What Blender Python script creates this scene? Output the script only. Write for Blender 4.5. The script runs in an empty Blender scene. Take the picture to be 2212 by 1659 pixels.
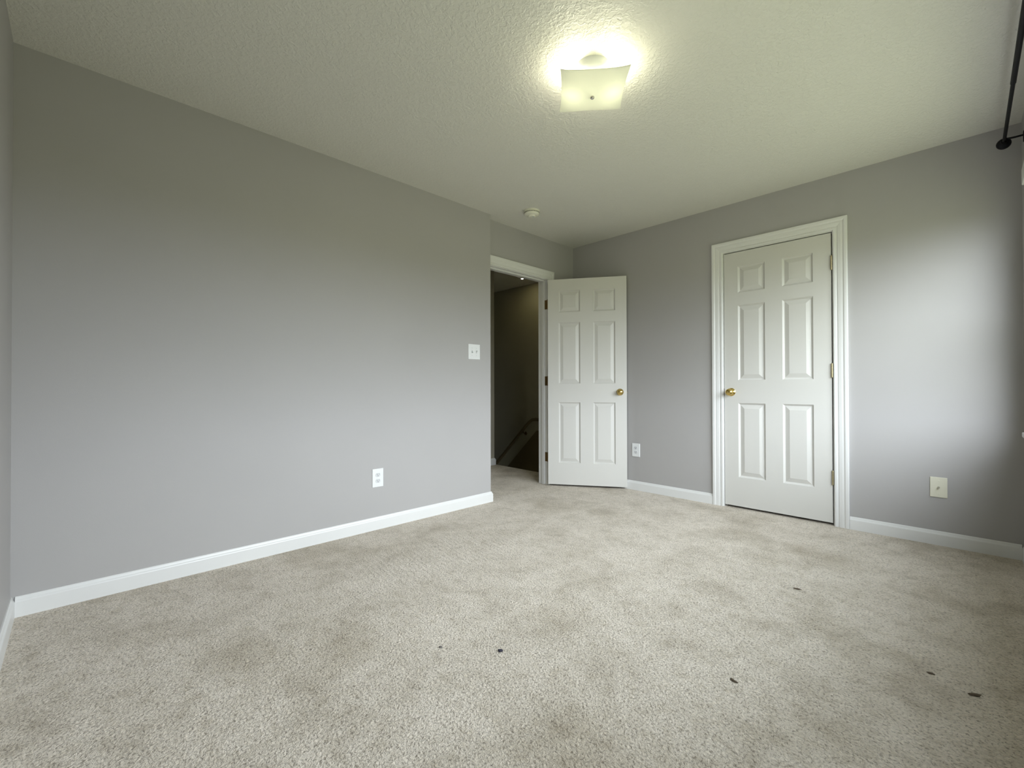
import bpy, bmesh, math, random
from mathutils import Vector, Matrix, noise

# ------------------------------------------------------------------ camera, world, exposure
SC = bpy.context.scene
COL = SC.collection
F_PX, YAW, PITCH, ROLL, CAM_H = 960.84, 45.587, 0.421, 0.13, 0.9677

cam_data = bpy.data.cameras.new('camera')
cam_data.sensor_fit = 'HORIZONTAL'
cam_data.sensor_width = 36.0
cam_data.lens = 36.0 * F_PX / 2212.0
cam_data.clip_start = 0.02
cam = bpy.data.objects.new('camera', cam_data)
COL.objects.link(cam)
cam.location = (0, 0, CAM_H)
cam.rotation_mode = 'XYZ'
cam.rotation_euler = (Matrix.Rotation(math.radians(YAW), 4, 'Z')
                      @ Matrix.Rotation(math.radians(90 + PITCH), 4, 'X')
                      @ Matrix.Rotation(math.radians(-ROLL), 4, 'Z')).to_euler()
SC.camera = cam

SC.view_settings.view_transform = 'Standard'
SC.view_settings.look = 'None'
SC.view_settings.gamma = 1.0
SC.view_settings.use_curve_mapping = False
SC.view_settings.exposure = 0.0

SKY_STR = 14.2
GROUND_COL = (0.15, 0.162, 0.10)
HORIZON_COL, MID_COL, ZENITH_COL = (0.55, 0.592, 0.642), (1.22, 1.32, 1.42), (0.36, 0.40, 0.44)
BULB_STR, BULB_COL = 70.0, (1.0, 0.965, 0.72)
RECESS_STR, RECESS_COL = 380.0, (1.0, 0.90, 0.45)

# overcast sky: green ground below the horizon, bright low clouds, darker overhead
world = bpy.data.worlds.new('overcast_sky')
SC.world = world
world.use_nodes = True
wn, wl = world.node_tree.nodes, world.node_tree.links
wn.clear()
w_out = wn.new('ShaderNodeOutputWorld')
w_bg = wn.new('ShaderNodeBackground')
w_tc = wn.new('ShaderNodeTexCoord')
w_sep = wn.new('ShaderNodeSeparateXYZ')
w_map = wn.new('ShaderNodeMapRange')
w_map.inputs['From Min'].default_value = -1
w_map.inputs['From Max'].default_value = 1
w_ramp = wn.new('ShaderNodeValToRGB')
r = w_ramp.color_ramp
r.elements[0].position, r.elements[0].color = 0.0, (*GROUND_COL, 1)
r.elements[1].position, r.elements[1].color = 1.0, (*ZENITH_COL, 1)
for pos, c in ((0.495, GROUND_COL), (0.52, HORIZON_COL), (0.70, MID_COL), (0.89, ZENITH_COL)):
    e = r.elements.new(pos)
    e.color = (*c, 1)
w_bg.inputs['Strength'].default_value = SKY_STR
wl.new(w_tc.outputs['Generated'], w_sep.inputs[0])
wl.new(w_sep.outputs['Z'], w_map.inputs['Value'])
wl.new(w_map.outputs[0], w_ramp.inputs['Fac'])
wl.new(w_ramp.outputs['Color'], w_bg.inputs['Color'])
wl.new(w_bg.outputs[0], w_out.inputs['Surface'])

# ------------------------------------------------------------------ room dimensions (metres)
XL, XE, YR, XW, YB, YG, H = -2.8254, -2.9115, 3.7642, 0.226, -0.196, 2.5136, 2.44
WT = 0.12                               # interior wall thickness
WINDOWS = [(2.08, 3.52), (0.58, 1.94)]
WIN_Z0, WIN_Z1, WIN_D = 0.725, 2.03, 0.10
DOOR_Y0, DOOR_Y1, DOOR_TOP = 2.585, 3.348, 2.036      # entry opening (jamb faces)
CL_X0, CL_X1, CL_TOP = -1.3785, -0.6475, 2.050        # closet opening (jamb faces)
HALL_X, HALL_Y, STAIR_Y, HALL_XMIN = -4.13, 3.765, 4.63, -6.2

# portals: only guide the sampling of the daylight through the window openings
for wy0, wy1 in WINDOWS:
    pd = bpy.data.lights.new('window_portal', 'AREA')
    pd.shape = 'RECTANGLE'
    pd.size, pd.size_y = WIN_Z1 - WIN_Z0, wy1 - wy0
    pd.cycles.is_portal = True
    po = bpy.data.objects.new('window_portal', pd)
    COL.objects.link(po)
    po.location = (XW + WIN_D + 0.02, (wy0 + wy1) / 2, (WIN_Z0 + WIN_Z1) / 2)
    po.rotation_euler = (0, math.radians(90), 0)

# ------------------------------------------------------------------ materials
def new_mat(name, color, rough=0.6, metal=0.0, spec=0.5):
    m = bpy.data.materials.new(name)
    m.use_nodes = True
    b = m.node_tree.nodes['Principled BSDF']
    b.inputs['Base Color'].default_value = (*color, 1)
    b.inputs['Roughness'].default_value = rough
    b.inputs['Metallic'].default_value = metal
    b.inputs['Specular IOR Level'].default_value = spec
    return m, m.node_tree.nodes, m.node_tree.links, b

def tex_coord(n, l):
    g = n.new('ShaderNodeNewGeometry')
    return g.outputs['Position']

def noise_node(n, l, vec, scale, detail=2.0, rough=0.5, dist=0.0):
    t = n.new('ShaderNodeTexNoise')
    t.inputs['Scale'].default_value = scale
    t.inputs['Detail'].default_value = detail
    t.inputs['Roughness'].default_value = rough
    t.inputs['Distortion'].default_value = dist
    l.new(vec, t.inputs['Vector'])
    return t

def bump(n, l, height, strength, dist, normal=None):
    b = n.new('ShaderNodeBump')
    b.inputs['Strength'].default_value = strength
    b.inputs['Distance'].default_value = dist
    l.new(height, b.inputs['Height'])
    if normal is not None:
        l.new(normal, b.inputs['Normal'])
    return b

def ramp(n, l, fac, stops):
    c = n.new('ShaderNodeValToRGB')
    el = c.color_ramp.elements
    el[0].position, el[0].color = stops[0][0], (*stops[0][1], 1)
    el[1].position, el[1].color = stops[-1][0], (*stops[-1][1], 1)
    for p, col in stops[1:-1]:
        e = el.new(p)
        e.color = (*col, 1)
    l.new(fac, c.inputs['Fac'])
    return c

def math_node(n, l, op, a, b):
    m = n.new('ShaderNodeMath')
    m.operation = op
    for i, v in enumerate((a, b)):
        if isinstance(v, (int, float)):
            m.inputs[i].default_value = v
        else:
            l.new(v, m.inputs[i])
    return m.outputs[0]

def mat_paint(name, color, rough=0.55, scale=260, strength=0.15, var=0.02, spec=0.35):
    m, n, l, b = new_mat(name, color, rough, spec=spec)
    p = tex_coord(n, l)
    big = noise_node(n, l, p, 1.3, 3)
    c = ramp(n, l, big.outputs['Fac'], [(0.3, tuple(x * (1 - var) for x in color)),
                                        (0.7, tuple(min(1, x * (1 + var)) for x in color))])
    l.new(c.outputs['Color'], b.inputs['Base Color'])
    t = noise_node(n, l, p, scale, 2)
    bp = bump(n, l, t.outputs['Fac'], strength, 0.001)
    l.new(bp.outputs[0], b.inputs['Normal'])
    return m

WALL_C = (0.405, 0.393, 0.388)
M_wall = mat_paint('gray_wall_paint', WALL_C)
M_hall = mat_paint('hall_wall_paint', (0.40, 0.375, 0.30))
M_trim = mat_paint('white_trim_paint', (0.72, 0.72, 0.71), 0.35, 90, 0.05, 0.01, 0.5)
M_door = mat_paint('white_door_paint', (0.62, 0.61, 0.58), 0.40, 420, 0.10, 0.01, 0.45)
M_plastic = new_mat('white_plate_plastic', (0.77, 0.78, 0.78), 0.3)[0]
M_ivory = new_mat('ivory_plate_plastic', (0.72, 0.70, 0.58), 0.35)[0]
M_cream = new_mat('cream_detector_plastic', (0.78, 0.77, 0.66), 0.4)[0]
M_recept = new_mat('receptacle_plastic', (0.64, 0.65, 0.66), 0.35)[0]
M_slot = new_mat('dark_slot', (0.03, 0.03, 0.035), 0.6)[0]
M_toggle = new_mat('gray_white_toggle', (0.58, 0.60, 0.60), 0.35)[0]
M_brass = new_mat('polished_brass', (0.66, 0.49, 0.17), 0.16, 1.0)[0]
M_oldbrass = new_mat('dark_aged_brass', (0.20, 0.13, 0.05), 0.42, 0.8)[0]
M_dullbrass = new_mat('dull_brass', (0.42, 0.36, 0.22), 0.35, 0.7)[0]
M_steel = new_mat('nickel_steel', (0.62, 0.60, 0.55), 0.22, 1.0)[0]
M_iron = new_mat('black_iron', (0.005, 0.0045, 0.008), 0.5, 0.0, 0.2)[0]
M_wood = new_mat('stained_handrail_wood', (0.16, 0.12, 0.07), 0.5)[0]
M_lint_dark = new_mat('dark_blue_gray_lint', (0.035, 0.033, 0.05), 0.9)[0]
M_lint_gray = new_mat('gray_lint', (0.16, 0.15, 0.14), 0.9)[0]
M_lint_brown = new_mat('brown_crumb', (0.13, 0.10, 0.07), 0.9)[0]

# textured ceiling: knock-down spatter
def make_ceiling_mat():
    col = (0.73, 0.72, 0.66)
    m, n, l, b = new_mat('spatter_ceiling', col, 0.45, spec=0.4)
    p = tex_coord(n, l)
    a = noise_node(n, l, p, 62, 3, 0.55, 0.6)
    a2 = ramp(n, l, a.outputs['Fac'], [(0.44, (0, 0, 0)), (0.60, (1, 1, 1))])
    f = noise_node(n, l, p, 170, 2)
    h = math_node(n, l, 'ADD', a2.outputs['Color'], math_node(n, l, 'MULTIPLY', f.outputs['Fac'], 0.35))
    bp = bump(n, l, h, 0.5, 0.003)
    l.new(bp.outputs[0], b.inputs['Normal'])
    return m
M_ceil = make_ceiling_mat()

# beige cut-pile carpet
def make_carpet_mat():
    base = (0.76, 0.685, 0.595)
    m, n, l, b = new_mat('beige_carpet', base, 0.95, spec=0.1)
    p = tex_coord(n, l)
    lay = noise_node(n, l, p, 4.2, 7, 0.66, 0.5)          # pile lay patches and traffic wear
    c1 = ramp(n, l, lay.outputs['Fac'], [(0.33, (0.80, 0.785, 0.75)), (0.47, (0.95, 0.945, 0.93)), (0.62, (1.04, 1.04, 1.04))])
    wear = noise_node(n, l, p, 21, 5, 0.7, 0.3)
    c2 = ramp(n, l, wear.outputs['Fac'], [(0.34, (0.84, 0.825, 0.79)), (0.52, (1.0, 1.0, 1.0))])
    soil = noise_node(n, l, p, 1.5, 3, 0.55)              # soiled areas, only where the wear noise is low
    c4 = ramp(n, l, soil.outputs['Fac'], [(0.32, (0.76, 0.74, 0.69)), (0.48, (1.0, 1.0, 1.0))])
    tuft = noise_node(n, l, p, 120, 3, 0.62, 0.5)
    c3 = ramp(n, l, tuft.outputs['Fac'], [(0.33, (0.50, 0.48, 0.45)), (0.45, (0.93, 0.93, 0.925)), (0.68, (1.12, 1.12, 1.11))])
    def mul(a, bb):
        x = n.new('ShaderNodeMix')
        x.data_type = 'RGBA'
        x.blend_type = 'MULTIPLY'
        x.inputs['Factor'].default_value = 1.0
        l.new(a, x.inputs['A'])
        if isinstance(bb, tuple):
            x.inputs['B'].default_value = (*bb, 1)
        else:
            l.new(bb, x.inputs['B'])
        return x.outputs['Result']
    c = mul(mul(mul(mul(c1.outputs['Color'], c2.outputs['Color']), c3.outputs['Color']), c4.outputs['Color']), base)
    l.new(c, b.inputs['Base Color'])
    # rows left by the cleaner in front of the left wall
    mp = n.new('ShaderNodeMapping')
    mp.inputs['Rotation'].default_value = (0, 0, math.radians(8))
    l.new(p, mp.inputs['Vector'])
    wv = n.new('ShaderNodeTexWave')
    wv.wave_type = 'BANDS'
    wv.bands_direction = 'Y'
    wv.inputs['Scale'].default_value = 10.5
    wv.inputs['Distortion'].default_value = 4.5
    wv.inputs['Detail'].default_value = 2
    wv.inputs['Detail Scale'].default_value = 2.5
    l.new(mp.outputs[0], wv.inputs['Vector'])
    sep = n.new('ShaderNodeSeparateXYZ')
    l.new(p, sep.inputs[0])
    dx = math_node(n, l, 'DIVIDE', math_node(n, l, 'ADD', sep.outputs['X'], 2.12), 0.34)
    dy = math_node(n, l, 'DIVIDE', math_node(n, l, 'ADD', sep.outputs['Y'], -1.55), 0.75)
    d2 = math_node(n, l, 'ADD', math_node(n, l, 'MULTIPLY', dx, dx), math_node(n, l, 'MULTIPLY', dy, dy))
    mask = n.new('ShaderNodeMapRange')
    mask.inputs['From Min'].default_value = 0.25
    mask.inputs['From Max'].default_value = 1.0
    mask.inputs['To Min'].default_value = 1.0
    mask.inputs['To Max'].default_value = 0.0
    l.new(d2, mask.inputs['Value'])
    rows = math_node(n, l, 'MULTIPLY', math_node(n, l, 'MULTIPLY', wv.outputs['Fac'], mask.outputs[0]), 0.9)
    b1 = bump(n, l, math_node(n, l, 'MULTIPLY', rows, wear.outputs['Fac']), 0.6, 0.007)
    b2 = bump(n, l, wear.outputs['Fac'], 0.4, 0.010, b1.outputs[0])
    b3 = bump(n, l, tuft.outputs['Fac'], 1.0, 0.011, b2.outputs[0])
    l.new(b3.outputs[0], b.inputs['Normal'])
    b.inputs['Sheen Weight'].default_value = 0.15
    return m
M_carpet = make_carpet_mat()

def make_glass(name):
    m = bpy.data.materials.new(name)
    m.use_nodes = True
    n, l = m.node_tree.nodes, m.node_tree.links
    n.clear()
    o = n.new('ShaderNodeOutputMaterial')
    mix = n.new('ShaderNodeMixShader')
    tr = n.new('ShaderNodeBsdfTransparent')
    tr.inputs['Color'].default_value = (0.98, 0.985, 0.98, 1)
    gl = n.new('ShaderNodeBsdfGlossy')
    gl.inputs['Roughness'].default_value = 0.02
    fr = n.new('ShaderNodeFresnel')
    fr.inputs['IOR'].default_value = 1.45
    ge = n.new('ShaderNodeNewGeometry')                   # reflect on the entering face only
    inv = math_node(n, l, 'SUBTRACT', 1.0, ge.outputs['Backfacing'])
    l.new(math_node(n, l, 'MULTIPLY', fr.outputs[0], inv), mix.inputs['Fac'])
    l.new(tr.outputs[0], mix.inputs[1])
    l.new(gl.outputs[0], mix.inputs[2])
    l.new(mix.outputs[0], o.inputs['Surface'])
    return m
M_glass = make_glass('window_glass')

def make_frosted():
    m = bpy.data.materials.new('frosted_white_glass')
    m.use_nodes = True
    n, l = m.node_tree.nodes, m.node_tree.links
    n.clear()
    o = n.new('ShaderNodeOutputMaterial')
    t = n.new('ShaderNodeBsdfTranslucent')
    t.inputs['Color'].default_value = (0.80, 0.81, 0.74, 1)
    d = n.new('ShaderNodeBsdfDiffuse')
    d.inputs['Color'].default_value = (0.85, 0.86, 0.80, 1)
    g = n.new('ShaderNodeBsdfGlossy')
    g.inputs['Roughness'].default_value = 0.15
    m1 = n.new('ShaderNodeMixShader')
    m1.inputs['Fac'].default_value = 0.55
    l.new(t.outputs[0], m1.inputs[1])
    l.new(d.outputs[0], m1.inputs[2])
    m2 = n.new('ShaderNodeMixShader')
    m2.inputs['Fac'].default_value = 0.05
    l.new(m1.outputs[0], m2.inputs[1])
    l.new(g.outputs[0], m2.inputs[2])
    l.new(m2.outputs[0], o.inputs['Surface'])
    return m
M_frost = make_frosted()

def make_emit(name, col, strength):
    m = bpy.data.materials.new(name)
    m.use_nodes = True
    n, l = m.node_tree.nodes, m.node_tree.links
    n.clear()
    o = n.new('ShaderNodeOutputMaterial')
    e = n.new('ShaderNodeEmission')
    e.inputs['Color'].default_value = (*col, 1)
    e.inputs['Strength'].default_value = strength
    l.new(e.outputs[0], o.inputs['Surface'])
    return m
M_bulb = make_emit('lit_bulb', BULB_COL, BULB_STR)
M_recess = make_emit('lit_recessed_lens', RECESS_COL, RECESS_STR)

M_added_recess = make_emit('added_hall_lens', (1.0, 0.93, 0.58), 1300.0)  # for the extra lamp added out of view to brighten the hall

# ------------------------------------------------------------------ helpers
def link(name, bm, mat, parent=None, smooth=False, loc=None):
    bmesh.ops.recalc_face_normals(bm, faces=bm.faces[:])
    me = bpy.data.meshes.new(name)
    bm.to_mesh(me)
    bm.free()
    if smooth:
        for p in me.polygons:
            p.use_smooth = True
        if smooth != 'all':
            me.set_sharp_from_angle(angle=math.radians(40))
    me.materials.append(mat)
    o = bpy.data.objects.new(name, me)
    COL.objects.link(o)
    if parent is not None:
        o.parent = parent
    if loc is not None:
        o.location = loc
    return o

def thing(name, label, cat, loc=(0, 0, 0), rot=None, group=None, kind=None):
    o = bpy.data.objects.new(name, None)
    COL.objects.link(o)
    o.empty_display_size = 0.05
    o.location = loc
    if rot is not None:
        o.rotation_euler = rot
    return tag(o, label, cat, group, kind)

def tag(o, label, cat, group=None, kind=None):
    o['label'] = label
    o['category'] = cat
    if group:
        o['group'] = group
    if kind:
        o['kind'] = kind
    return o

def box(bm, x0, x1, y0, y1, z0, z1):
    v = [bm.verts.new(p) for p in ((x0, y0, z0), (x1, y0, z0), (x1, y1, z0), (x0, y1, z0),
                                   (x0, y0, z1), (x1, y0, z1), (x1, y1, z1), (x0, y1, z1))]
    fs = [bm.faces.new([v[i] for i in q]) for q in
          ((0, 3, 2, 1), (4, 5, 6, 7), (0, 1, 5, 4), (1, 2, 6, 5), (2, 3, 7, 6), (3, 0, 4, 7))]
    return v, fs

def bev_box(bm, x0, x1, y0, y1, z0, z1, w, seg=2):
    v, fs = box(bm, x0, x1, y0, y1, z0, z1)
    es = set(e for f in fs for e in f.edges)
    bmesh.ops.bevel(bm, geom=list(es), offset=w, segments=seg, affect='EDGES', profile=0.5)

def boxes(name, lst, mat, parent=None):
    bm = bmesh.new()
    for b in lst:
        box(bm, *b)
    return link(name, bm, mat, parent)

def lathe(bm, prof, seg=32, axis='Z', origin=(0, 0, 0), mat=None):
    """prof: list of (radius, height); spun about the axis; closed at zero radii"""
    rings = []
    for rad, h in prof:
        if rad < 1e-6:
            pts = [Vector((0, 0, h))]
        else:
            pts = [Vector((rad * math.cos(2 * math.pi * i / seg), rad * math.sin(2 * math.pi * i / seg), h)) for i in range(seg)]
        if mat is not None:
            pts = [mat @ p for p in pts]
        else:
            if axis == 'X':
                pts = [Vector((p.z, p.x, p.y)) for p in pts]
            elif axis == 'Y':
                pts = [Vector((p.x, p.z, p.y)) for p in pts]
            pts = [p + Vector(origin) for p in pts]
        rings.append([bm.verts.new(p) for p in pts])
    for a, b in zip(rings[:-1], rings[1:]):
        if len(a) == 1 and len(b) == 1:
            continue
        for i in range(seg):
            j = (i + 1) % seg
            if len(a) == 1:
                bm.faces.new((a[0], b[i], b[j]))
            elif len(b) == 1:
                bm.faces.new((a[i], a[j], b[0]))
            else:
                bm.faces.new((a[i], a[j], b[j], b[i]))
    if len(rings[0]) > 1:
        bm.faces.new(rings[0])
    if len(rings[-1]) > 1:
        bm.faces.new(rings[-1])

def tube(bm, pts, rad, seg=12):
    pts = [Vector(p) for p in pts]
    rings = []
    up = Vector((0, 0, 1))
    for i, p in enumerate(pts):
        d = (pts[min(i + 1, len(pts) - 1)] - pts[max(i - 1, 0)]).normalized()
        u = up if abs(d.dot(up)) < 0.95 else Vector((1, 0, 0))
        s = d.cross(u).normalized()
        t = s.cross(d).normalized()
        rings.append([bm.verts.new(p + rad * (math.cos(2 * math.pi * k / seg) * s + math.sin(2 * math.pi * k / seg) * t)) for k in range(seg)])
    for a, b in zip(rings[:-1], rings[1:]):
        for k in range(seg):
            j = (k + 1) % seg
            bm.faces.new((a[k], a[j], b[j], b[k]))
    bm.faces.new(rings[0])
    bm.faces.new(rings[-1])

def sweep(bm, path, prof, closed_prof=True):
    """path: plan points (x, y); prof: (offset to the left of travel, z); mitred corners"""
    P = [Vector((x, y)) for x, y in path]
    offs = []
    for i, p in enumerate(P):
        ns = []
        if i > 0:
            d = (P[i] - P[i - 1]).normalized()
            ns.append(Vector((-d.y, d.x)))
        if i < len(P) - 1:
            d = (P[i + 1] - P[i]).normalized()
            ns.append(Vector((-d.y, d.x)))
        if len(ns) == 1:
            offs.append(ns[0])
        else:
            m = (ns[0] + ns[1]).normalized()
            offs.append(m / max(0.2, m.dot(ns[0])))
    rows = [[bm.verts.new((P[i].x + offs[i].x * o, P[i].y + offs[i].y * o, z)) for o, z in prof] for i in range(len(P))]
    k = len(prof)
    for a, b in zip(rows[:-1], rows[1:]):
        for j in range(k):
            jj = (j + 1) % k
            bm.faces.new((a[j], b[j], b[jj], a[jj]))
    bm.faces.new(rows[0])
    bm.faces.new(rows[-1])

BASE_PROF = [(0, 0), (0.014, 0), (0.014, 0.064), (0.0125, 0.068), (0.009, 0.073), (0.0065, 0.081), (0.004, 0.085), (0, 0.085)]
CASING = [(0, 0), (0, 0.0095), (0.003, 0.012), (0.014, 0.012), (0.0165, 0.0085), (0.021, 0.0085), (0.026, 0.0115), (0.040, 0.0135),
          (0.052, 0.0135), (0.0555, 0.0165), (0.060, 0.018), (0.071, 0.018), (0.0755, 0.0165), (0.0755, 0)]
CASING = [(d * 1.09, h) for d, h in CASING]

def frame_sweep(bm, inner, prof, fn, closed=False):
    """inner: (u, z, du, dz) path corners with outward mitre direction; fn(u, z, h) -> world"""
    rows = [[bm.verts.new(fn(u + du * d, z + dz * d, h)) for d, h in prof] for u, z, du, dz in inner]
    k = len(prof)
    pairs = list(zip(rows[:-1], rows[1:]))
    if closed:
        pairs.append((rows[-1], rows[0]))
    for a, b in pairs:
        for j in range(k):
            jj = (j + 1) % k
            bm.faces.new((a[j], b[j], b[jj], a[jj]))
    if not closed:
        bm.faces.new(rows[0])
        bm.faces.new(rows[-1])

def door_slab(bm, w, z0, z1, t, cols, rows):
    """six-panel slab; local X = width, Y = thickness (face at y=0 looks to -Y), Z = height"""
    us = sorted([0, w] + [c for pr in cols for c in pr])
    zs = sorted([z0, z1] + [c for pr in rows for c in pr])
    rings = [(0, 0), (0.003, 0.004), (0.011, 0.0115), (0.0145, 0.012), (0.044, 0.002)]
    for side in (0, 1):
        y = lambda d: d if side == 0 else t - d
        V = {}
        def vert(u, z):
            k = (round(u, 5), round(z, 5))
            if k not in V:
                V[k] = bm.verts.new((u, y(0), z))
            return V[k]
        for i in range(len(us) - 1):
            for j in range(len(zs) - 1):
                ua, ub, za, zb = us[i], us[i + 1], zs[j], zs[j + 1]
                q = [vert(ua, za), vert(ub, za), vert(ub, zb), vert(ua, zb)]
                if (ua, ub) in cols and (za, zb) in rows:
                    prev = q
                    for ins, dep in rings[1:]:
                        cur = [bm.verts.new((a, y(dep), b)) for a, b in
                               ((ua + ins, za + ins), (ub - ins, za + ins), (ub - ins, zb - ins), (ua + ins, zb - ins))]
                        for k in range(4):
                            bm.faces.new((prev[k], prev[(k + 1) % 4], cur[(k + 1) % 4], cur[k]))
                        prev = cur
                    bm.faces.new(prev)
                else:
                    bm.faces.new(q)
        if side == 0:
            front = V
        else:
            back = V
    def strip(keys):
        for a, b in zip(keys[:-1], keys[1:]):
            bm.faces.new((front[a], front[b], back[b], back[a]))
    R = lambda a, b: (round(a, 5), round(b, 5))
    strip([R(u, z0) for u in us])
    strip([R(u, z1) for u in us])
    strip([R(0, z) for z in zs])
    strip([R(w, z) for z in zs])

KNOB_PROF = [(0.0, 0.0), (0.0325, 0.0), (0.0325, 0.003), (0.029, 0.0065), (0.0175, 0.009), (0.0125, 0.012), (0.0115, 0.020),
             (0.0135, 0.026), (0.021, 0.031), (0.0265, 0.038), (0.0282, 0.046), (0.0262, 0.054), (0.020, 0.0605), (0.0105, 0.064), (0.0, 0.065)]
ROSE_N = 6

def knob(parent, u, z, face_y, out):
    """round door knob on a slab; out = -1 projects to local -Y"""
    m = Matrix.Translation((u, face_y, z)) @ Matrix.Rotation(math.radians(90 if out < 0 else -90), 4, 'X')
    bm = bmesh.new()
    lathe(bm, KNOB_PROF[ROSE_N - 1:], 36, mat=m)
    k = link('door_knob', bm, M_brass, parent, 'all')
    bm = bmesh.new()
    lathe(bm, KNOB_PROF[:ROSE_N] + [(0.0, 0.0105)], 36, mat=m)
    link('rose', bm, M_brass, k, True)
    return k

# ------------------------------------------------------------------ large structure
FD = 0.25
o = boxes('floor', [(XE - WT, XW + WIN_D, YB - WT, YR + WT, -FD, 0),
                    (HALL_X - 1.0, XE - WT, 1.2, HALL_Y, -FD, 0),
                    (CL_X0 - 0.4, CL_X1 + 0.4, YR + WT, YR + WT + 0.65, -FD, 0)], M_carpet)
tag(o, 'beige cut-pile carpet covering the bedroom and hall floor', 'floor', kind='structure')
o = boxes('ceiling', [(HALL_XMIN, XW + WIN_D, YB - WT, STAIR_Y + WT, H, H + 0.15)], M_ceil)
tag(o, 'off-white spatter-textured ceiling over the whole room', 'ceiling', kind='structure')
o = boxes('wall_left', [(XE - WT, XL, YB - WT, YG, 0, H)], M_wall)
tag(o, 'long plain gray wall on the left with switch and outlet', 'wall', kind='structure')
o = boxes('wall_entry', [(XE - WT, XE, YG, DOOR_Y0 - 0.02, 0, H), (XE - WT, XE, DOOR_Y1 + 0.02, YR, 0, H),
                         (XE - WT, XE, DOOR_Y0 - 0.02, DOOR_Y1 + 0.02, DOOR_TOP + 0.02, H)], M_wall)
tag(o, 'gray wall around and above the open doorway', 'wall', kind='structure')
o = boxes('wall_right', [(XE - WT, CL_X0 - 0.02, YR, YR + WT, 0, H), (CL_X1 + 0.02, XW + WIN_D, YR, YR + WT, 0, H),
                         (CL_X0 - 0.02, CL_X1 + 0.02, YR, YR + WT, CL_TOP + 0.02, H)], M_wall)
tag(o, 'gray wall on the right holding the closed closet door', 'wall', kind='structure')
wy = sorted(WINDOWS)
o = boxes('wall_window', [(XW, XW + WIN_D, YB - WT, wy[0][0], 0, H), (XW, XW + WIN_D, wy[0][1], wy[1][0], 0, H),
                          (XW, XW + WIN_D, wy[1][1], YR, 0, H)] +
          [(XW, XW + WIN_D, a, b, 0, WIN_Z0 - 0.03) for a, b in wy] + [(XW, XW + WIN_D, a, b, WIN_Z1, H) for a, b in wy], M_wall)
tag(o, 'gray window wall at the right edge under the curtain rod', 'wall', kind='structure')
o = boxes('wall_rear', [(XL, XW, YB - WT, YB, 0, H)], M_wall)
tag(o, 'gray wall meeting the left wall at the far left edge', 'wall', kind='structure')
o = boxes('wall_hall', [(HALL_X - 1.0, HALL_X, 1.2, HALL_Y - 0.030, 0, H), (HALL_X, XE - WT, 1.08, 1.2, 0, H)], M_hall)
tag(o, 'pale hall wall end seen as a thin strip through the doorway', 'wall', kind='structure')
o = boxes('wall_stair', [(HALL_XMIN, XE - WT, STAIR_Y, STAIR_Y + WT, -2.4, H), (HALL_XMIN, HALL_XMIN + 0.1, HALL_Y, STAIR_Y, -2.4, H),
                         (XE - WT, XE, YR + WT, STAIR_Y + WT, -2.4, H), (HALL_XMIN, XE - WT, HALL_Y - 0.1, HALL_Y, -2.4, -FD),
                         (HALL_XMIN, HALL_X - 1.0, HALL_Y - 0.1, HALL_Y, -FD, H)], M_hall)
tag(o, 'dim stairwell wall seen through the open doorway', 'wall', kind='structure')
o = boxes('wall_closet', [(CL_X0 - 0.4, CL_X0 - 0.3, YR + WT, YR + 0.77, 0, H), (CL_X1 + 0.3, CL_X1 + 0.4, YR + WT, YR + 0.77, 0, H),
                          (CL_X0 - 0.4, CL_X1 + 0.4, YR + 0.67, YR + 0.77, 0, H)], M_wall)
tag(o, 'closet interior walls behind the closed white door', 'wall', kind='structure')
o = boxes('floor_stair', [(HALL_XMIN, XE - WT, HALL_Y - 0.1, STAIR_Y + WT, -2.5, -2.4)], M_carpet)
tag(o, 'lower floor at the foot of the dark stairwell', 'floor', kind='structure')

# baseboards
def base(name, paths, label):
    bm = bmesh.new()
    for p in paths:
        sweep(bm, p, BASE_PROF)
    o = link(name, bm, M_trim)
    tag(o, label, 'baseboard', kind='structure')
base('baseboard_left', [[(XE, YG), (XL, YG), (XL, YB + 0.014)]], 'white baseboard along the long left wall')
base('baseboard_right', [[(CL_X0 - 0.089, YR), (XE + 0.014, YR)], [(XW - 0.014, YR), (CL_X1 + 0.089, YR)]],
     'white baseboard on both sides of the closet door')
base('baseboard_entry', [[(XE, YR), (XE, DOOR_Y1 + 0.089)]], 'short white baseboard behind the open door')
base('baseboard_window', [[(XW, YB + 0.014), (XW, YR)]], 'white baseboard under the window at the right edge')
base('baseboard_rear', [[(XL, YB), (XW, YB)]], 'white baseboard at the far left edge of the rear wall')
base('baseboard_hall', [[(HALL_X - 0.6, HALL_Y - 0.030), (HALL_X, HALL_Y - 0.030), (HALL_X, 1.2)]],
     'white baseboard wrapping the hall wall end beyond the doorway')

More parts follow.
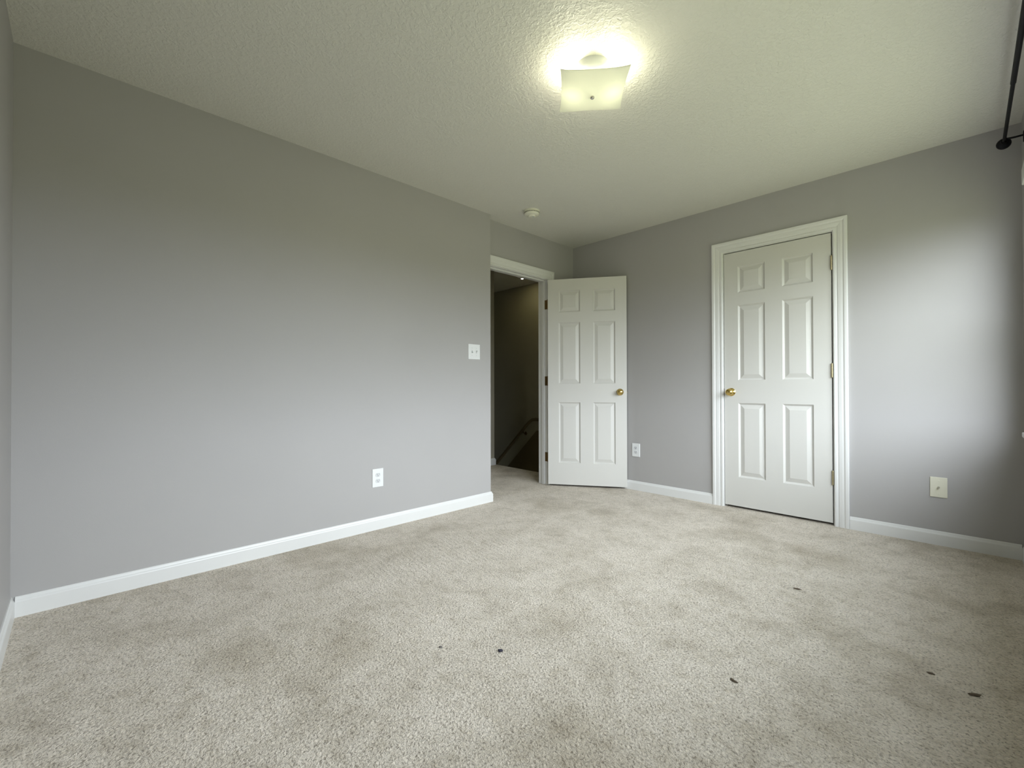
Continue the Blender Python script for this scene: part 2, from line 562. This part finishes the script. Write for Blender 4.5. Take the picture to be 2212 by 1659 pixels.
# door casings with jambs and stops
def casing(name, u0, u1, top, fn, label, jamb_depth, stop_at):
    bm = bmesh.new()
    rv = 0.0055
    frame_sweep(bm, [(u0 - rv, 0, -1, 0), (u0 - rv, top + rv, -1, 1), (u1 + rv, top + rv, 1, 1), (u1 + rv, 0, 1, 0)], CASING, fn)
    t = link(name, bm, M_trim)
    tag(t, label, 'door trim', kind='structure')
    bm = bmesh.new()
    jp = [(0, 0), (0, -jamb_depth), (0.019, -jamb_depth), (0.019, 0)]
    frame_sweep(bm, [(u0, 0, -1, 0), (u0, top, -1, 1), (u1, top, 1, 1), (u1, 0, 1, 0)], jp, fn)
    link('jamb', bm, M_trim, t)
    bm = bmesh.new()
    sp = [(0, -stop_at), (-0.009, -stop_at - 0.002), (-0.011, -stop_at - 0.006), (-0.011, -stop_at - 0.032), (0, -stop_at - 0.035)]
    frame_sweep(bm, [(u0, 0, -1, 0), (u0, top, -1, 1), (u1, top, 1, 1), (u1, 0, 1, 0)], sp, fn)
    link('door_stop', bm, M_trim, t)
    return t
entry_trim = casing('trim_1', DOOR_Y0, DOOR_Y1, DOOR_TOP, lambda u, z, h: (XE + h, u, z),
                    'white casing around the open bedroom doorway', WT, 0.037)
closet_trim = casing('trim_2', CL_X0, CL_X1, CL_TOP, lambda u, z, h: (u, YR - h, z),
                     'white moulded casing around the closed closet door', WT, 0.039)
bm = bmesh.new()
box(bm, CL_X0 - 0.0005, CL_X0 + 0.0015, YR + 0.001, YR + 0.032, 0.895, 0.955)
link('strike_plate', bm, M_oldbrass, closet_trim)

# ------------------------------------------------------------------ doors
ROWS = [(0.249, 0.838), (1.020, 1.616), (1.717, 1.928)]
def hinge(parent, x, y, z, hand, m, leaf):
    """knuckle at (x, y); leaf: list of boxes"""
    bm = bmesh.new()
    tot, nk = 0.092, 5
    for k in range(nk):
        a = z - tot / 2 + k * tot / nk
        lathe(bm, [(0, a + 0.0004), (0.0062, a + 0.0004), (0.0062, a + tot / nk - 0.0004), (0, a + tot / nk - 0.0004)], 14, origin=(x, y, 0))
    for a, s in ((z + tot / 2, 1), (z - tot / 2, -1)):
        lathe(bm, [(0, a), (0.0062, a), (0.0052, a + s * 0.004), (0, a + s * 0.006)], 14, origin=(x, y, 0))
    h = link('hinge', bm, m, parent, True)
    bm = bmesh.new()
    for b in leaf:
        box(bm, *b)
    link('hinge_leaf', bm, m, h)
    return h

# closed closet door: local X runs along +X world, face to -Y
cw = 0.7200
cd = thing('door_2', 'closed white six-panel closet door in the right wall', 'door', (-1.3748, YR + 0.002, 0), kind='structure')
bm = bmesh.new()
door_slab(bm, cw, 0.018, 2.043, 0.035, [(0.105, 0.300), (0.417, 0.612)], ROWS)
link('door_slab', bm, M_door, cd)
knob(cd, 0.052, 0.925, 0.0, -1)
for z in (1.832, 1.080, 0.333):
    hinge(cd, cw + 0.0030, -0.0065, z, 1, M_dullbrass, [(cw, cw + 0.0022, -0.004, 0.03, z - 0.046, z + 0.046)])

# open bedroom door: hinge side at left, seen from its hall side
HP, FP = Vector((-2.873, 3.309)), Vector((-2.245, 3.720))
ow = (FP - HP).length
od = thing('door_1', 'open white six-panel bedroom door swung towards the right wall', 'door', (HP.x, HP.y, 0),
           (0, 0, math.atan2(FP.y - HP.y, FP.x - HP.x)), kind='structure')
bm = bmesh.new()
door_slab(bm, ow, 0.020, 2.022, 0.035, [(0.106, 0.314), (0.438, 0.645)], [(a - 0.018, b - 0.018) for a, b in ROWS])
link('door_slab', bm, M_door, od)
knob(od, ow - 0.062, 0.920, 0.0, -1)
knob(od, ow - 0.062, 0.920, 0.035, 1)
bm = bmesh.new()
box(bm, ow - 0.0005, ow + 0.001, 0.005, 0.030, 0.890, 0.948)
lathe(bm, [(0, 0), (0.007, 0), (0.006, 0.011), (0, 0.012)], 12, origin=(ow + 0.001, 0.0175, 0.919), axis='X')
link('latch', bm, M_steel, od)
for z in (1.790, 1.030, 0.275):
    # leaves: one on the slab edge, one on the jamb face, dark inside the open gap
    hinge(od, -0.006, 0.041, z, 1, M_oldbrass, [(-0.002, 0.0, 0.004, 0.041, z - 0.045, z + 0.045)])
bm = bmesh.new()
for z in (1.790, 1.030, 0.275):
    bev_box(bm, XE - 0.034, XE, DOOR_Y1 - 0.0022, DOOR_Y1 + 0.0005, z - 0.0455, z + 0.0455, 0.0006, 1)
link('jamb_hinge_leaves', bm, M_oldbrass, entry_trim)

# ------------------------------------------------------------------ window in the right-hand wall
def window(name, y0, y1, label):
    win = thing(name, label, 'window', (XW, (y0 + y1) / 2, WIN_Z0), kind='structure')
    hw, hz = (y1 - y0) / 2, WIN_Z1 - WIN_Z0
    bm = bmesh.new()
    bev_box(bm, -0.022, WIN_D * 0.6, -hw - 0.035, hw + 0.035, -0.025, 0.0, 0.004, 2)
    link('window_sill', bm, M_trim, win)
    bm = bmesh.new()
    bev_box(bm, -0.015, 0.0, -hw - 0.02, hw + 0.02, hz - 0.01, hz + 0.075, 0.004, 2)
    link('head_trim', bm, M_trim, win)
    bm = bmesh.new()
    for b in ((0.012, WIN_D, -hw, -hw + 0.012, 0, hz), (0.012, WIN_D, hw - 0.012, hw, 0, hz), (0.012, WIN_D, -hw, hw, hz - 0.012, hz),
              (0.04, WIN_D, -hw, hw, 0, 0.012)):
        box(bm, *b)
    link('window_frame', bm, M_trim, win)
    ya, yb, st = -hw + 0.012, hw - 0.012, 0.030
    for lo, hi, x0 in ((0.012, hz / 2 + 0.016, 0.022), (hz / 2 - 0.016, hz - 0.012, 0.046)):
        bm = bmesh.new()
        for b in ((x0, x0 + 0.022, ya, ya + st, lo, hi), (x0, x0 + 0.022, yb - st, yb, lo, hi),
                  (x0, x0 + 0.022, ya + st, yb - st, lo, lo + st), (x0, x0 + 0.022, ya + st, yb - st, hi - st, hi)):
            box(bm, *b)
        sash = link('window_sash', bm, M_trim, win)
        bm = bmesh.new()
        box(bm, x0 + 0.009, x0 + 0.013, ya + st - 0.004, yb - st + 0.004, lo + st - 0.004, hi - st + 0.004)
        link('pane', bm, M_glass, sash)
    return win
window('window_1', *WINDOWS[0], 'white framed window below the black curtain rod at the right edge')
window('window_2', *WINDOWS[1], 'white framed window nearer the camera, just outside the right edge')

# curtain rod
RX, RZ, RY1, RY0 = 0.155, 2.307, 3.632, 1.38
rod = thing('curtain_rod', 'black iron curtain rod with ball finial above the right-hand window', 'curtain rod', (RX, RY1, RZ))
bm = bmesh.new()
tube(bm, [(0, 0, 0), (0, -0.85, 0)], 0.0075, 16)
link('rod', bm, M_iron, rod, True)
bm = bmesh.new()
tube(bm, [(0, -0.68, 0), (0, RY0 - RY1, 0)], 0.0095, 16)
link('outer_tube', bm, M_iron, rod, True)
for yy, s in ((0.0, 1), (RY0 - RY1, -1)):
    bm = bmesh.new()
    prof = [(0, -0.012), (0.011, -0.012), (0.012, -0.004), (0.009, 0.0)] + \
           [(0.0265 * math.sin(a), 0.026 - 0.0265 * math.cos(a)) for a in [0.35 + i * (math.pi - 0.35) / 12 for i in range(12)]] + [(0, 0.0525)]
    lathe(bm, [(r_ * 1.12, yy + s * h_) for r_, h_ in prof], 28, axis='Y')
    link('finial', bm, M_iron, rod, True)
for yy in (-0.03, RY0 - RY1 + 0.045):
    bm = bmesh.new()
    rr = 0.0095 if yy < -0.5 else 0.0075
    tube(bm, [(0.0, yy, rr + 0.004), (rr + 0.004, yy, 0.004), (0.0, yy, -rr - 0.004)], 0.004, 8)
    tube(bm, [(rr + 0.003, yy, 0.003), (0.04, yy, 0.0), (XW - RX - 0.002, yy, 0.0)], 0.005, 10)
    bev_box(bm, XW - RX - 0.004, XW - RX, yy - 0.012, yy + 0.012, -0.035, 0.02, 0.0015, 1)
    link('bracket', bm, M_iron, rod, True)

# ------------------------------------------------------------------ ceiling light
LX, LY = -1.196, 1.694
lamp = thing('ceiling_light', 'square bent frosted glass ceiling light, lit, with two bulbs', 'ceiling light',
             (LX, LY, H), (0, 0, math.radians(40.5)))
bm = bmesh.new()
lathe(bm, [(0, 0.0), (0.080, 0.0), (0.080, -0.020), (0.077, -0.030), (0.069, -0.040), (0.054, -0.047), (0.030, -0.050), (0, -0.050)], 36)
link('canopy', bm, M_plastic, lamp, True)
bm = bmesh.new()
N, HS, ZC = 32, 0.149, -0.135
top, bot = [], []
for i in range(N + 1):
    ra, rb = [], []
    for j in range(N + 1):
        u, v = -1 + 2 * i / N, -1 + 2 * j / N
        z = ZC + 0.025 * (abs(u) ** 8 + abs(v) ** 8) ** 0.25
        x_, y_ = u * HS * (1 - 0.055 * (1 - v * v)), v * HS * (1 - 0.055 * (1 - u * u))
        ra.append(bm.verts.new((x_, y_, z + 0.004)))
        rb.append(bm.verts.new((x_, y_, z)))
    top.append(ra)
    bot.append(rb)
for i in range(N):
    for j in range(N):
        bm.faces.new((top[i][j], top[i + 1][j], top[i + 1][j + 1], top[i][j + 1]))
        bm.faces.new((bot[i][j], bot[i][j + 1], bot[i + 1][j + 1], bot[i + 1][j]))
for k in range(N):
    bm.faces.new((top[k][0], bot[k][0], bot[k + 1][0], top[k + 1][0]))
    bm.faces.new((top[k][N], top[k + 1][N], bot[k + 1][N], bot[k][N]))
    bm.faces.new((top[0][k], top[0][k + 1], bot[0][k + 1], bot[0][k]))
    bm.faces.new((top[N][k], bot[N][k], bot[N][k + 1], top[N][k + 1]))
shade = link('glass_shade', bm, M_frost, lamp, True)
bm = bmesh.new()
lathe(bm, [(0, ZC + 0.001), (0.0085, ZC + 0.001), (0.0095, ZC - 0.002), (0.0095, ZC - 0.006), (0.007, ZC - 0.009), (0, ZC - 0.010)], 20)
link('finial_nut', bm, M_steel, lamp, True)
bm = bmesh.new()
lathe(bm, [(0, -0.05), (0.0035, -0.05), (0.0035, ZC + 0.004), (0, ZC + 0.004)], 12)
link('center_rod', bm, M_steel, lamp, True)
for s in (-1, 1):
    bm = bmesh.new()
    m = Matrix.Translation((0, 0, -0.066)) @ Matrix.Rotation(math.radians(90 * s), 4, 'Y')
    lathe(bm, [(0, 0.012), (0.017, 0.012), (0.017, 0.045), (0.0145, 0.048), (0, 0.048)], 20, mat=m)
    sk = link('bulb_socket', bm, M_plastic, lamp, True)
    bm = bmesh.new()
    lathe(bm, [(0, 0.048), (0.012, 0.048), (0.013, 0.058), (0.018, 0.070), (0.024, 0.083), (0.0265, 0.096), (0.024, 0.109), (0.016, 0.118), (0, 0.122)], 24, mat=m)
    link('bulb', bm, M_bulb, lamp, 'all')

# smoke detector
sd = thing('smoke_detector', 'round cream smoke detector on the ceiling by the doorway', 'smoke detector', (-2.530, 2.715, H), (0, 0, math.radians(45)))
bm = bmesh.new()
lathe(bm, [(0, 0), (0.066, 0), (0.066, -0.008), (0.062, -0.010), (0, -0.010)], 40)
link('mounting_base', bm, M_cream, sd, True)
bm = bmesh.new()
lathe(bm, [(0, -0.010), (0.058, -0.010), (0.063, -0.016), (0.0635, -0.024), (0.060, -0.032), (0.052, -0.037), (0.034, -0.040), (0.031, -0.046), (0.026, -0.049), (0, -0.050)], 40)
cov = link('cover', bm, M_cream, sd, True)
bm = bmesh.new()
for a in range(0, 360, 12):
    c, s_ = math.cos(math.radians(a)), math.sin(math.radians(a))
    mm = Matrix.Translation((0.0632 * c, 0.0632 * s_, -0.020)) @ Matrix.Rotation(math.radians(a), 4, 'Z')
    vs, _ = box(bm, -0.001, 0.0008, -0.004, 0.004, -0.0025, 0.0025)
    for v in vs:
        v.co = mm @ v.co
link('vent_slots', bm, M_slot, cov)
bm = bmesh.new()
lathe(bm, [(0, -0.049), (0.010, -0.049), (0.010, -0.052), (0.008, -0.053), (0, -0.053)], 20, origin=(0.012, -0.008, 0))
link('test_button', bm, M_toggle, sd, True)

# ------------------------------------------------------------------ wall plates (local X = width, -Y = out of the wall, Z = up)
def plate_mesh(bm, w, h, t=0.0055):
    v, fs = box(bm, -w / 2, w / 2, -t, 0, -h / 2, h / 2)
    front = [e for e in bm.edges if all(abs(q.co.y + t) < 1e-6 for q in e.verts)]
    bmesh.ops.bevel(bm, geom=front, offset=0.003, segments=3, affect='EDGES', profile=0.6)

def screw(parent, x, z, y, m=None, r=0.0035):
    bm = bmesh.new()
    lathe(bm, [(0, y), (r, y), (r * 0.8, y - 0.0012), (0, y - 0.0016)], 14, axis='Y', origin=(x, 0, z))
    return link('screw', bm, m or M_plastic, parent, True)

def outlet(loc, rotz, label):
    t = thing('wall_outlet', label, 'outlet', loc, (0, 0, rotz), group='duplex wall outlets')
    bm = bmesh.new()
    plate_mesh(bm, 0.080, 0.124)
    link('cover_plate', bm, M_plastic, t)
    for s in (1, -1):
        bm = bmesh.new()
        cz = s * 0.0205
        pts = []
        for k in range(40):
            a = 2 * math.pi * k / 40
            pts.append((0.0175 * math.cos(a), max(-0.0128, min(0.0128, 0.0175 * math.sin(a)))))
        f0 = [bm.verts.new((x, -0.0053, cz + z)) for x, z in pts]
        f1 = [bm.verts.new((x, -0.0072, cz + z)) for x, z in pts]
        bm.faces.new(f1)
        bm.faces.new(list(reversed(f0)))
        for k in range(40):
            j = (k + 1) % 40
            bm.faces.new((f0[k], f0[j], f1[j], f1[k]))
        rc = link('receptacle', bm, M_recept, t)
        bm = bmesh.new()
        box(bm, -0.0075, -0.0053, -0.0075, -0.0068, cz + 0.0005, cz + 0.0090)
        box(bm, 0.0053, 0.0075, -0.0075, -0.0068, cz + 0.0015, cz + 0.0080)
        lathe(bm, [(0, -0.0068), (0.0027, -0.0068), (0.0027, -0.0075), (0, -0.0075)], 16, axis='Y', origin=(0, 0, cz - 0.0065))
        link('slots', bm, M_slot, rc)
    screw(t, 0, 0, -0.0053)
    return t
outlet((XL, 1.477, 0.350), math.radians(90), 'white duplex outlet low on the long left wall')
outlet((-2.176, YR, 0.375), 0, 'white duplex outlet beside the open door on the right wall')

sw = thing('light_switch', 'white double toggle light switch plate near the end of the left wall', 'light switch', (XL, 2.331, 1.259), (0, 0, math.radians(90)))
bm = bmesh.new()
plate_mesh(bm, 0.122, 0.124)
link('cover_plate', bm, M_plastic, sw)
for x, up in ((-0.023, -1), (0.023, 1)):
    bm = bmesh.new()
    box(bm, x - 0.0052, x + 0.0052, -0.0062, -0.0052, -0.0122, 0.0122)
    col = link('toggle_slot', bm, M_toggle, sw)
    bm = bmesh.new()
    vs, fs = box(bm, x - 0.0038, x + 0.0038, -0.017, -0.005, -0.0045, 0.0045)
    for v in vs:
        if v.co.y < -0.01:
            v.co.z = v.co.z * 0.75 + up * 0.0075
    link('toggle', bm, M_toggle, col)
    for z in (0.030, -0.030):
        screw(sw, x, z, -0.0053, M_toggle, 0.003)

jk = thing('cable_jack', 'ivory coaxial cable plate low on the wall right of the closet', 'cable jack', (-0.121, YR, 0.351))
bm = bmesh.new()
plate_mesh(bm, 0.077, 0.122, 0.006)
link('cover_plate', bm, M_ivory, jk)
bm = bmesh.new()
lathe(bm, [(0, -0.005), (0.0062, -0.005), (0.0062, -0.0085), (0, -0.0085)], 6, axis='Y')
lathe(bm, [(0, -0.0085), (0.0046, -0.0085), (0.0046, -0.021), (0.0040, -0.022), (0.0015, -0.022), (0, -0.021)], 20, axis='Y')
link('coaxial_connector', bm, M_steel, jk, True)
for z in (0.0415, -0.0415):
    screw(jk, 0, z, -0.0058, M_ivory)

# ------------------------------------------------------------------ stairwell: recessed light and handrail
def recessed(loc, mat, label):
    rl = thing('recessed_light', label, 'recessed light', loc, group='recessed hall lights')
    bm = bmesh.new()
    lathe(bm, [(0.042, 0.0), (0.056, 0.0), (0.055, -0.003), (0.043, -0.0035)], 32)
    link('trim_ring', bm, M_trim, rl, True)
    bm = bmesh.new()
    lathe(bm, [(0, -0.001), (0.042, -0.001), (0.041, -0.0025), (0, -0.004)], 32)
    link('lens', bm, mat, rl, True)
recessed((-4.200, 4.313, H), M_recess, 'small lit recessed light in the stairwell ceiling, seen through the doorway')
recessed((-3.50, 1.90, H), M_added_recess, 'unseen recessed light added to brighten the hall, behind the long left wall')  # added lamp, never in view; it lights the hall wall end and floor

hy = STAIR_Y - 0.06
hr = thing('stair_handrail', 'dark wooden handrail sloping down the stairwell wall', 'handrail', (-4.2, hy, 0.50))
bm = bmesh.new()
tube(bm, [(0.75, 0, 0.03), (0.0, 0, 0.018), (-0.06, 0, 0.01), (-0.11, 0, -0.02), (-0.17, 0, -0.07), (-0.9, 0, -0.78), (-1.6, 0, -1.46)], 0.021, 14)
link('rail', bm, M_wood, hr, True)
for x, z in ((-0.24, -0.137), (-1.2, -1.072)):
    bm = bmesh.new()
    tube(bm, [(x, 0, z - 0.015), (x, 0.004, z - 0.045), (x, 0.03, z - 0.06), (x, 0.058, z - 0.06)], 0.006, 8)
    lathe(bm, [(0, 0.052), (0.024, 0.052), (0.024, 0.0595), (0, 0.0595)], 18, axis='Y', origin=(x, 0, z - 0.06))
    link('rail_bracket', bm, M_oldbrass, hr, True)
# sloping skirt board of the stairs
bm = bmesh.new()
pts = [(-3.05, 0.36), (-4.22, 0.36), (-5.9, -1.28), (-5.9, -2.3), (-3.05, -2.3)]
fa = [bm.verts.new((x, STAIR_Y - 0.016, z)) for x, z in pts]
fb = [bm.verts.new((x, STAIR_Y, z)) for x, z in pts]
bm.faces.new(fa)
bm.faces.new(list(reversed(fb)))
for k in range(5):
    bm.faces.new((fa[k], fa[(k + 1) % 5], fb[(k + 1) % 5], fb[k]))
o = link('trim_3', bm, M_wood)
tag(o, 'dark sloping board low on the stairwell wall', 'stair trim', kind='structure')

# ------------------------------------------------------------------ lint and crumbs lying on the carpet
def crumb(name, x, y, sx, sy, sz, rot, mat, label, cat, seed):
    rnd = random.Random(seed)
    bm = bmesh.new()
    bmesh.ops.create_icosphere(bm, subdivisions=3, radius=1.0)
    for v in bm.verts:
        k = 1 + 0.45 * noise.noise(v.co * 1.7 + Vector((seed * 3.1, 0, 0)))
        bend = 0.35 * (v.co.x ** 2)
        v.co = Vector((v.co.x * k * sx, (v.co.y * k + bend) * sy, v.co.z * k * sz))
    lo = min(v.co.z for v in bm.verts)
    for v in bm.verts:
        v.co.z -= lo + 0.0005
    o = link(name, bm, mat, None, 'all', (x, y, 0))
    o.rotation_euler = (0, 0, rot)
    tag(o, label, cat, 'bits lying on the carpet')
crumb('lint_bit', -1.201, 1.113, 0.010, 0.006, 0.0035, 0.7, M_lint_dark, 'darkest blue-black lint bit in the middle foreground of the carpet', 'lint', 1)
crumb('lint_bit', -1.375, 0.972, 0.007, 0.005, 0.0025, 0.3, M_lint_gray, 'faint gray lint bit just left of the blue-black one', 'lint', 2)
crumb('carpet_crumb', -0.541, 1.546, 0.013, 0.004, 0.0035, -0.3, M_lint_brown, 'brown crumb alone on the carpet right of center in the foreground', 'crumb', 3)
crumb('carpet_crumb', -0.571, 2.461, 0.016, 0.004, 0.003, 0.25, M_lint_brown, 'thin brown crumb on the carpet in front of the closet door', 'crumb', 4)
crumb('carpet_crumb', -0.089, 2.057, 0.010, 0.004, 0.003, 0.1, M_lint_brown, 'small dark crumb in the shade, left one of two at the right edge', 'crumb', 5)
crumb('carpet_crumb', 0.013, 2.009, 0.016, 0.005, 0.004, 0.5, M_lint_brown, 'larger dark crumb in the shade nearest the right edge of the carpet', 'crumb', 6)
